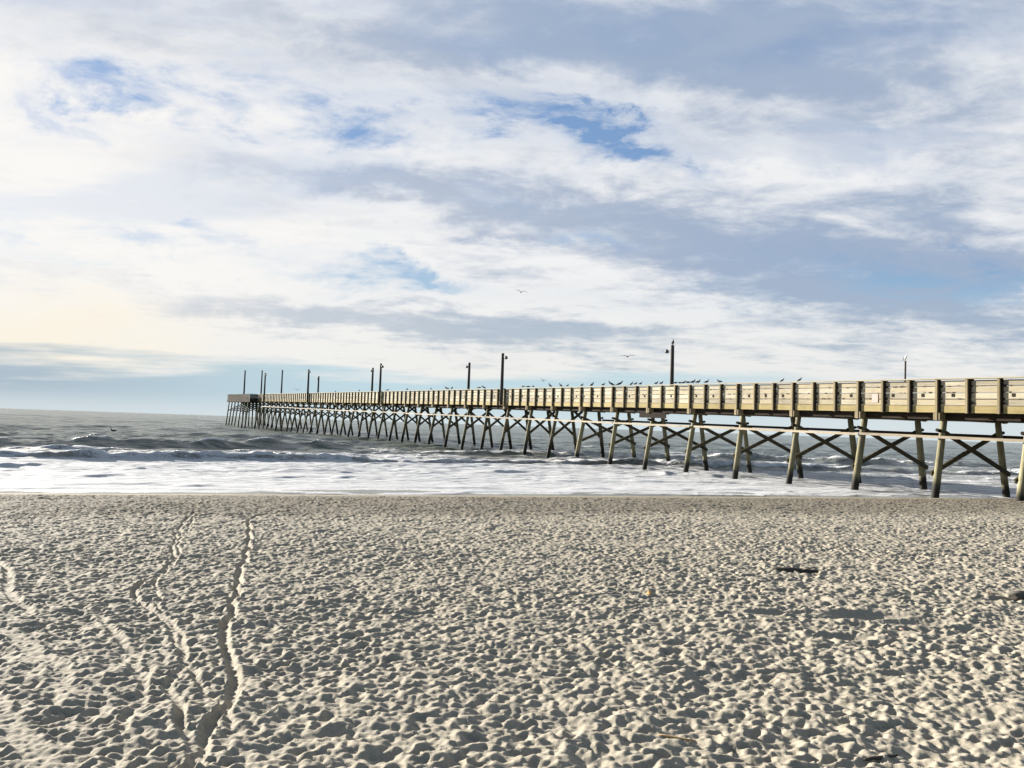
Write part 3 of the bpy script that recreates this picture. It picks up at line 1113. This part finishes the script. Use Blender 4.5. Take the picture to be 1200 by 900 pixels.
def lamp_post(px_top, py_top, w, arm, label, lamp=True, rad=0.13, short=False):
    # find a so that the post's top projects to the wanted direction
    d_ = ray(px_top, py_top)
    # intersect in plan with the line offset w
    o_ = ORG + W_DIR * w
    # cam + d*t == o + A*a   (x,y)
    det = d_.x * (-A_DIR.y) + A_DIR.x * d_.y
    tt = (o_.x * (-A_DIR.y) + A_DIR.x * o_.y) / det
    pt = Vector((0, 0, CAM_H)) + d_ * tt
    a = (Vector((pt.x, pt.y, 0)) - o_).dot(A_DIR)
    base_z = B(a) + (0.30 if w < 0 or w > WD else 0.55)
    th = empty('lamp_post', (pt.x, pt.y, base_z), ANG)
    tag(th, label, 'lamp post', 'lamp posts along the pier')
    h = pt.z - base_z
    mb = MB()
    lean = random.uniform(-0.05, 0.05)
    mb.tube([(0, 0, 0), (lean * .5, 0, h * .5), (lean, 0, h)], [rad, rad * .92, rad * .8], 10)
    mb.build('pole', M_lamp, th)
    if lamp:
        mb = MB()
        sg = arm
        mb.tube([(lean, 0, h - 0.42), (lean + 0.22 * sg, 0, h - 0.30), (lean + 0.55 * sg, 0, h - 0.34)], 0.028, 6)
        mb.build('arm', m_metal, th)
        mb = MB()
        c0 = Vector((lean + 0.62 * sg, 0, h - 0.36))
        mb.tube([c0 + Vector((0, 0, 0.10)), c0 + Vector((0, 0, 0.02)), c0 + Vector((0, 0, -0.12))], [0.05, 0.12, 0.17], 10)
        hd = mb.build('lamp_head', m_metal, th)
        mb = MB()
        mb.tube([c0 + Vector((0, 0, -0.121)), c0 + Vector((0, 0, -0.17)), c0 + Vector((0, 0, -0.20))], [0.14, 0.11, 0.04], 10)
        mb.build('lens', m_lens, hd)
    return th, Vector((pt.x, pt.y, pt.z)), a


LAMPS = [
    (1060.5, 423, WD + 0.2, 1, 'short thin pole near the right end of the pier with a white gull on top', False, 0.055),
    (788.5, 404.5, WD + 0.2, 1, 'tall dark lamp post behind the rail with a gull perched on its top', True, 0.15),
    (589.5, 414, -0.25, -1, 'tallest looking dark lamp post on the near side of mid pier', True, 0.15),
    (550, 425, WD + 0.2, 1, 'dark lamp post on the far rail just left of the tall mid pier post', True, 0.16),
    (446.5, 426, -0.25, -1, 'taller right post of the close pair left of mid pier', True, 0.15),
    (437, 431, WD + 0.2, 1, 'shorter left post of the close pair left of mid pier', True, 0.17),
    (373.5, 441, WD + 0.2, 1, 'short dark post just right of the tall post nearest the pier head', True, 0.17),
    (362, 433, -0.25, -1, 'tall dark lamp post with a side arm, first before the pier head', True, 0.17),
    (331, 433.5, WD + 0.2, 1, 'lone straight post rising where the walkway meets the brown pier head', False, 0.17),
    (311, 437, -0.25, -1, 'lower right post of the close pair standing over the pier head corner', True, 0.17),
    (307.3, 434, WD + 0.2, 1, 'taller left post of the close pair standing over the pier head corner', False, 0.18),
    (287.3, 434, -1.0, -1, 'outermost post rising from the brown pier head, farthest out to sea', False, 0.18),
]
tops = []
for (px, py, w, arm, lab, lm, rd) in LAMPS:
    th, tp, a = lamp_post(px, py, w, arm, lab, lm, rd)
    tops.append(tp)

# ------------------------------------------------------------------ birds
m_g1, t, b = material('gull_plumage')
tc_ = t.n.new('ShaderNodeTexCoord')
nn_ = t.noise(tc_.outputs['Object'], 14, 4)
t.put(b.inputs['Base Color'], t.mix(nn_, (0.022, 0.022, 0.026), (0.05, 0.05, 0.055)))
m_g2, t, b = material('gull_white')
tc_ = t.n.new('ShaderNodeTexCoord')
t.put(b.inputs['Base Color'], t.mix(t.noise(tc_.outputs['Object'], 14, 4), (0.60, 0.60, 0.60), (0.75, 0.75, 0.74)))
m_g3, t, b = material('gull_bill_and_legs')
tc_ = t.n.new('ShaderNodeTexCoord')
t.put(b.inputs['Base Color'], t.mix(t.noise(tc_.outputs['Object'], 30, 2), (0.30, 0.16, 0.05), (0.4, 0.22, 0.08)))
m_g4, t, b = material('dark_plumage')
tc_ = t.n.new('ShaderNodeTexCoord')
t.put(b.inputs['Base Color'], t.mix(t.noise(tc_.outputs['Object'], 12, 4), (0.03, 0.028, 0.026), (0.065, 0.06, 0.055)))


for m_ in (m_g1, m_g2, m_g4):
    m_.node_tree.nodes['Principled BSDF'].inputs['Roughness'].default_value = 0.9
    m_.node_tree.nodes['Principled BSDF'].inputs['Specular IOR Level'].default_value = 0.05


def perched_gull_mesh(upright=0.5, head_down=0.0):
    """standing gull, faces +x, feet at z=0, about 0.42 m long"""
    mb = MB()
    tilt = upright * 0.5
    hip = Vector((0, 0, 0.17))
    fw_ = Vector((math.cos(tilt), 0, math.sin(tilt)))
    body = [hip - fw_ * 0.30, hip - fw_ * 0.20, hip - fw_ * 0.10, hip, hip + fw_ * 0.09, hip + fw_ * 0.15]
    neck = hip + fw_ * 0.17 + Vector((0.005, 0, 0.05 - 0.05 * head_down))
    headp = neck + Vector((0.03, 0, 0.055 - 0.06 * head_down))
    pts = body + [neck, headp, headp + Vector((0.035, 0, 0.004)), headp + Vector((0.055, 0, -0.002))]
    rad = [0.012, 0.032, 0.062, 0.078, 0.070, 0.052, 0.038, 0.040, 0.030, 0.010]
    mb.tube(pts, rad, 10, mi=1, sx=0.95)
    mb.tube([headp + Vector((0.05, 0, -0.002)), headp + Vector((0.085, 0, -0.008)), headp + Vector((0.102, 0, -0.018))], [0.010, 0.008, 0.003], 6, mi=2)
    # folded wings over the back
    for sg in (-1, 1):
        w_ = [hip + fw_ * 0.10 + Vector((0, sg * 0.048, 0.020)), hip + Vector((0, sg * 0.066, 0.024)), hip - fw_ * 0.13 + Vector((0, sg * 0.054, 0.020)),
              hip - fw_ * 0.26 + Vector((0, sg * 0.030, 0.018)), hip - fw_ * 0.35 + Vector((0, sg * 0.012, 0.016))]
        mb.tube(w_, [0.022, 0.046, 0.042, 0.022, 0.005], 8, mi=0, sx=0.6)
        mb.tube([hip + Vector((0.0, sg * 0.03, -0.05)), Vector((0.012, sg * 0.032, 0.06)), Vector((0.0, sg * 0.032, 0.004))], [0.012, 0.006, 0.006], 6, mi=2)
        mb.tube([Vector((-0.01, sg * 0.032, 0.005)), Vector((0.05, sg * 0.036, 0.004))], [0.006, 0.012], 6, mi=2)
    return mb


def bird_obj(name, mb, mats, loc, rz, scale):
    o = mb.build(name, mats)
    o.location = loc
    o.rotation_euler = (0, 0, rz)
    o.scale = (scale,) * 3
    return o


protos = [perched_gull_mesh(0.35), perched_gull_mesh(0.85), perched_gull_mesh(0.1, 0.8)]
pmesh = []
PERCH = [421, 454, 477, 505, 523.5, 529.5, 562, 567, 612.5, 619, 624.5, 644.5, 657, 665, 682, 693.7, 707, 716.5, 726, 740, 744.7, 750.5,
         769, 775, 791.5, 796.5, 801, 806, 812, 818, 828, 843, 916.5, 937, 393]
BIG = {693.7, 716.5, 726, 657, 818, 644.5, 812}
ORD = ['first', 'second', 'third', 'fourth', 'fifth', 'sixth', 'seventh', 'eighth', 'ninth', 'tenth', 'eleventh', 'twelfth', 'thirteenth', 'fourteenth', 'fifteenth']


def rail_hit(px):
    """point on top of the near rail cap seen at column px"""
    lo, hi = A_0, A_1
    w = -0.04
    for _ in range(50):
        mid = (lo + hi) / 2
        p = WP(mid, w, B(mid) + RT + 0.045)
        v = p - Vector((0, 0, CAM_H))
        x = 600 + F * v.dot(cr) / v.dot(fwd)
        if x > px:
            lo = mid
        else:
            hi = mid
    return WP(lo, w, B(lo) + RT + 0.045)


for px in sorted(PERCH):
    if px > 850:
        lab = {916.5: 'left of the two gulls standing apart on the near rail, right of the tall post',
               937: 'right of the two gulls standing apart on the near rail, right of the tall post'}[px]
    elif px > 788:
        i = sorted([q for q in PERCH if 788 < q < 850]).index(px)
        lab = '%s perched gull to the right of the tall post that carries a gull' % ORD[i]
    elif px > 600:
        i = sorted([q for q in PERCH if 600 < q < 788], reverse=True).index(px)
        lab = '%s perched gull to the left of the tall post that carries a gull' % ORD[i] if i < 8 else \
            '%s perched gull to the right of the tall mid pier lamp post' % ORD[sorted([q for q in PERCH if 589 < q < 788]).index(px)]
    elif px > 540:
        lab = {562: 'left gull of the pair on the rail between the two mid pier posts', 567: 'right gull of the pair on the rail between the two mid pier posts'}[px]
    elif px > 446:
        i = sorted([q for q in PERCH if 446 < q < 540]).index(px)
        lab = '%s perched gull to the right of the close pair of posts left of mid pier' % ORD[i]
    else:
        lab = {421: 'small gull on the rail just left of the close pair of posts', 393: 'distant gull on the rail between the short post and the close pair'}[px]
    p = rail_hit(px)
    pi = random.choice((0, 0, 1, 2))
    if px in (693.7, 916.5, 937):
        pi = 1
    sc_ = random.uniform(0.64, 0.80) * (1.18 if px in BIG else 1.0)
    if px < 600:
        sc_ *= 1.2
    if px > 900:
        sc_ *= 0.78
    o = bird_obj('gull', protos[pi], [m_g1, m_g2 if random.random() < 0.06 else m_g1, m_g3], p, ANG + random.choice((0, math.pi, math.pi, 0.6, -2.2)), sc_)
    tag(o, lab, 'gull', 'gulls perched along the pier rail')
for tp, lab, pl in ((tops[1], 'grey gull standing on top of the tall dark lamp post', 1), (tops[0], 'white gull standing on top of the short thin pole', 1)):
    o = bird_obj('gull', protos[pl], [m_g1, m_g1 if tp is tops[1] else m_g2, m_g3], tp, ANG + 2.6, 1.05 if tp is tops[1] else 0.8)
    tag(o, lab, 'gull', 'gulls perched on posts')


def flying_gull(px, py, Y, span_px, rz, flap, roll, label, dark=True):
    mb = MB()
    mb.tube([(-0.22, 0, 0.0), (-0.14, 0, 0.0), (-0.03, 0, 0), (0.08, 0, 0.0), (0.14, 0, 0.015), (0.185, 0, 0.015), (0.205, 0, 0.01)],
            [0.02, 0.035, 0.06, 0.055, 0.036, 0.034, 0.012], 10, mi=1)
    mb.tube([(0.20, 0, 0.01), (0.245, 0, 0.0)], [0.009, 0.003], 6, mi=2)
    mb.add([(-0.16, -0.025, 0.006), (-0.16, 0.025, 0.006), (-0.30, 0.075, 0.0), (-0.32, 0, 0.002), (-0.30, -0.075, 0.0),
            (-0.16, -0.025, -0.006), (-0.16, 0.025, -0.006), (-0.30, 0.075, -0.006), (-0.32, 0, -0.006), (-0.30, -0.075, -0.006)],
           [(0, 1, 2, 3, 4), (9, 8, 7, 6, 5), (0, 5, 6, 1), (1, 6, 7, 2), (2, 7, 8, 3), (3, 8, 9, 4), (4, 9, 5, 0)], 1)
    for sg in (-1, 1):
        st = [(0.03, 0.03, 0.09, -0.09), (0.03, 0.16, 0.10, -0.08), (0.055, 0.30, 0.095, -0.05), (0.02, 0.46, 0.03, -0.07), (-0.05, 0.60, -0.04, -0.09), (-0.10, 0.68, -0.10, -0.115)]
        top, bot = [], []
        for (xc, y, xf, xb) in st:
            z = flap * (0.35 * min(y, 0.3) / 0.3 * 0.5 - max(0, y - 0.3) * 0.28) + 0.02
            top += [(xf, sg * y, z + 0.004), ((xf + xb) / 2, sg * y, z + 0.035 * (1 - y)), (xb, sg * y, z)]
            bot += [(xf, sg * y, z - 0.004), ((xf + xb) / 2, sg * y, z - 0.002), (xb, sg * y, z - 0.003)]
        n = len(st)
        vs = top + bot
        fs = []
        for i in range(n - 1):
            for j in range(2):
                fs.append((i * 3 + j, i * 3 + j + 1, (i + 1) * 3 + j + 1, (i + 1) * 3 + j))
                q = 3 * n
                fs.append((q + i * 3 + j, q + (i + 1) * 3 + j, q + (i + 1) * 3 + j + 1, q + i * 3 + j + 1))
            fs.append((i * 3, (i + 1) * 3, 3 * n + (i + 1) * 3, 3 * n + i * 3))
            fs.append((i * 3 + 2, 3 * n + i * 3 + 2, 3 * n + (i + 1) * 3 + 2, (i + 1) * 3 + 2))
        fs.append((3 * n - 3, 3 * n - 2, 3 * n - 1, 6 * n - 1, 6 * n - 2, 6 * n - 3))
        mb.add(vs, fs, 0, True)
    p = at_depth(px, py, Y)
    size = span_px * 1.15 / F * Y / 1.36
    o = mb.build('gull', [m_g4, m_g4 if dark else m_g1, m_g3])
    o.location = p
    o.rotation_euler = (roll, 0, rz)
    o.scale = (size,) * 3
    tag(o, label, 'gull', 'gulls in flight')


flying_gull(610.5, 342.5, 62, 13, R(100), 1.0, 0.12, 'gull gliding highest in the sky above mid pier')
flying_gull(735.5, 418, 62, 16, R(95), 0.5, -0.08, 'gull gliding low in the sky just left of the tall post with a gull', dark=False)
flying_gull(636.5, 446.5, 66, 8, R(60), 1.6, 0.3, 'small gull flapping just above the rail right of the tall mid pier lamp post', dark=False)
flying_gull(348, 457, 140, 9, R(110), 1.0, 0.0, 'distant gull flying over the walkway near the brown pier head')

# dark seabird afloat beyond the surf
mb = MB()
mb.tube([(-0.36, 0, 0.10), (-0.25, 0, 0.06), (-0.10, 0, 0.05), (0.08, 0, 0.06), (0.20, 0, 0.13), (0.24, 0, 0.27), (0.25, 0, 0.42), (0.30, 0, 0.47), (0.34, 0, 0.46)],
        [0.02, 0.07, 0.11, 0.11, 0.075, 0.045, 0.04, 0.042, 0.018], 10, mi=0)
mb.tube([(0.335, 0, 0.462), (0.44, 0, 0.44)], [0.015, 0.005], 6, mi=1)
for sg in (-1, 1):
    mb.tube([(0.12, sg * .07, 0.10), (-0.05, sg * .09, 0.12), (-0.24, sg * .06, 0.12), (-0.40, sg * .02, 0.14)], [0.03, 0.06, 0.045, 0.01], 8, mi=0, sx=.6)
p = at_depth(132.5, 508.5, 96)
cb = bird_obj('seabird', mb, [m_g4, m_g3], (p.x, p.y, 0.22), R(200), 1.0)
tag(cb, 'dark long necked seabird floating beyond the breakers at far left', 'seabird')

# ------------------------------------------------------------------ debris on the sand
M_drift = wood('driftwood', (0.05, 0.045, 0.04), (0.10, 0.09, 0.075), (2, 20, 20))
M_reed = wood('dry_reed', (0.42, 0.27, 0.13), (0.52, 0.36, 0.18), (2, 20, 20))


def ground_z(p):
    return float(sand_base(p.x, p.y)) + float(sample_hm(np.array([p.x]), np.array([p.y]))[0])


def drift(p0, p1, rad, name, label, mat, flat=1.0, cat='driftwood', knots=True):
    a_, b_ = on_sand(*p0), on_sand(*p1)
    n = 9
    mb = MB()
    pts, rd = [], []
    for i in range(n):
        f = i / (n - 1)
        q = a_.lerp(b_, f)
        q.x += random.uniform(-1, 1) * rad * 0.5
        q.y += random.uniform(-1, 1) * rad * 0.5
        q.z = float(sand_base(q.x, q.y)) + rad * 0.7 + 0.006
        pts.append(q)
        rd.append(rad * (0.45 + 0.75 * math.sin(math.pi * (0.12 + 0.8 * f))) * random.uniform(0.85, 1.15))
    base = pts[0].copy()
    mb.tube([q - base for q in pts], rd, 8, sx=flat)
    if knots:
        q = pts[5] - base
        mb.tube([q, q + Vector((0.10, -0.10, 0.05)), q + Vector((0.16, -0.16, 0.06))], [rad * .5, rad * .35, rad * .15], 6)
    o = mb.build(name, mat)
    o.location = base
    tag(o, label, cat)


drift((905, 669), (958, 672), 0.026, 'driftwood', 'long dark piece of driftwood half buried in the sand, right of centre', M_drift, 1.6)
drift((1186, 703), (1212, 700), 0.04, 'driftwood', 'thick dark driftwood lying on the sand at the right edge of the view', M_drift, 1.6)
drift((1012, 893), (1052, 888), 0.008, 'twig', 'thin dark twig on the sand at the bottom right', M_drift, 1.0, 'twig', False)
drift((771, 863), (816, 871), 0.006, 'reed_stem', 'thin orange brown reed stem lying on the sand near the bottom centre', M_reed, 1.0, 'reed stem', False)


def seashell(px, py, size, mat, label):
    """fan shaped shell: ribbed, domed, with thickness"""
    p = on_sand(px, py)
    mb = MB()
    n, m = 15, 6
    top, bot = [], []
    for i in range(n):
        th_ = math.radians(-72 + 144 * i / (n - 1))
        for j in range(m):
            r_ = j / (m - 1)
            rib = 1 + 0.05 * (1 if i % 2 else -1) * r_
            x, y = math.sin(th_) * r_ * rib, math.cos(th_) * r_ * rib
            z = 0.30 * math.sin(math.pi * min(1, r_ * 0.9 + 0.12)) * math.cos(th_ * 0.9) + (0.025 if i % 2 else 0)
            top.append((x * size, y * size, z * size))
            bot.append((x * size, y * size, (z - 0.06) * size))
    fs = []
    q = n * m
    for i in range(n - 1):
        for j in range(m - 1):
            a_, b_, c_, d_ = i * m + j, i * m + j + 1, (i + 1) * m + j + 1, (i + 1) * m + j
            fs += [(a_, b_, c_, d_), (q + d_, q + c_, q + b_, q + a_)]
        fs.append((i * m + m - 1, q + i * m + m - 1, q + (i + 1) * m + m - 1, (i + 1) * m + m - 1))
    mb.add(top + bot, fs, 0, False)
    o = mb.build('seashell', mat)
    o.location = (p.x, p.y, ground_z(p) + 0.012)
    o.rotation_euler = (0.5, 0.1, random.uniform(0, 6))
    tag(o, label, 'seashell', 'seashells lying on the sand')


M_sh1 = wood('orange_shell', (0.50, 0.27, 0.08), (0.58, 0.36, 0.14), (6, 6, 6))
M_sh2 = wood('pink_shell', (0.42, 0.28, 0.22), (0.5, 0.36, 0.28), (6, 6, 6))
seashell(758, 697, 0.055, M_sh1, 'orange seashell lying alone on the sand right of the centre')
seashell(1162, 699, 0.05, M_sh2, 'pinkish seashell near the driftwood at the right edge')
seashell(1056, 738, 0.035, M_sh2, 'small pinkish seashell beside the dark scuffed hollow')
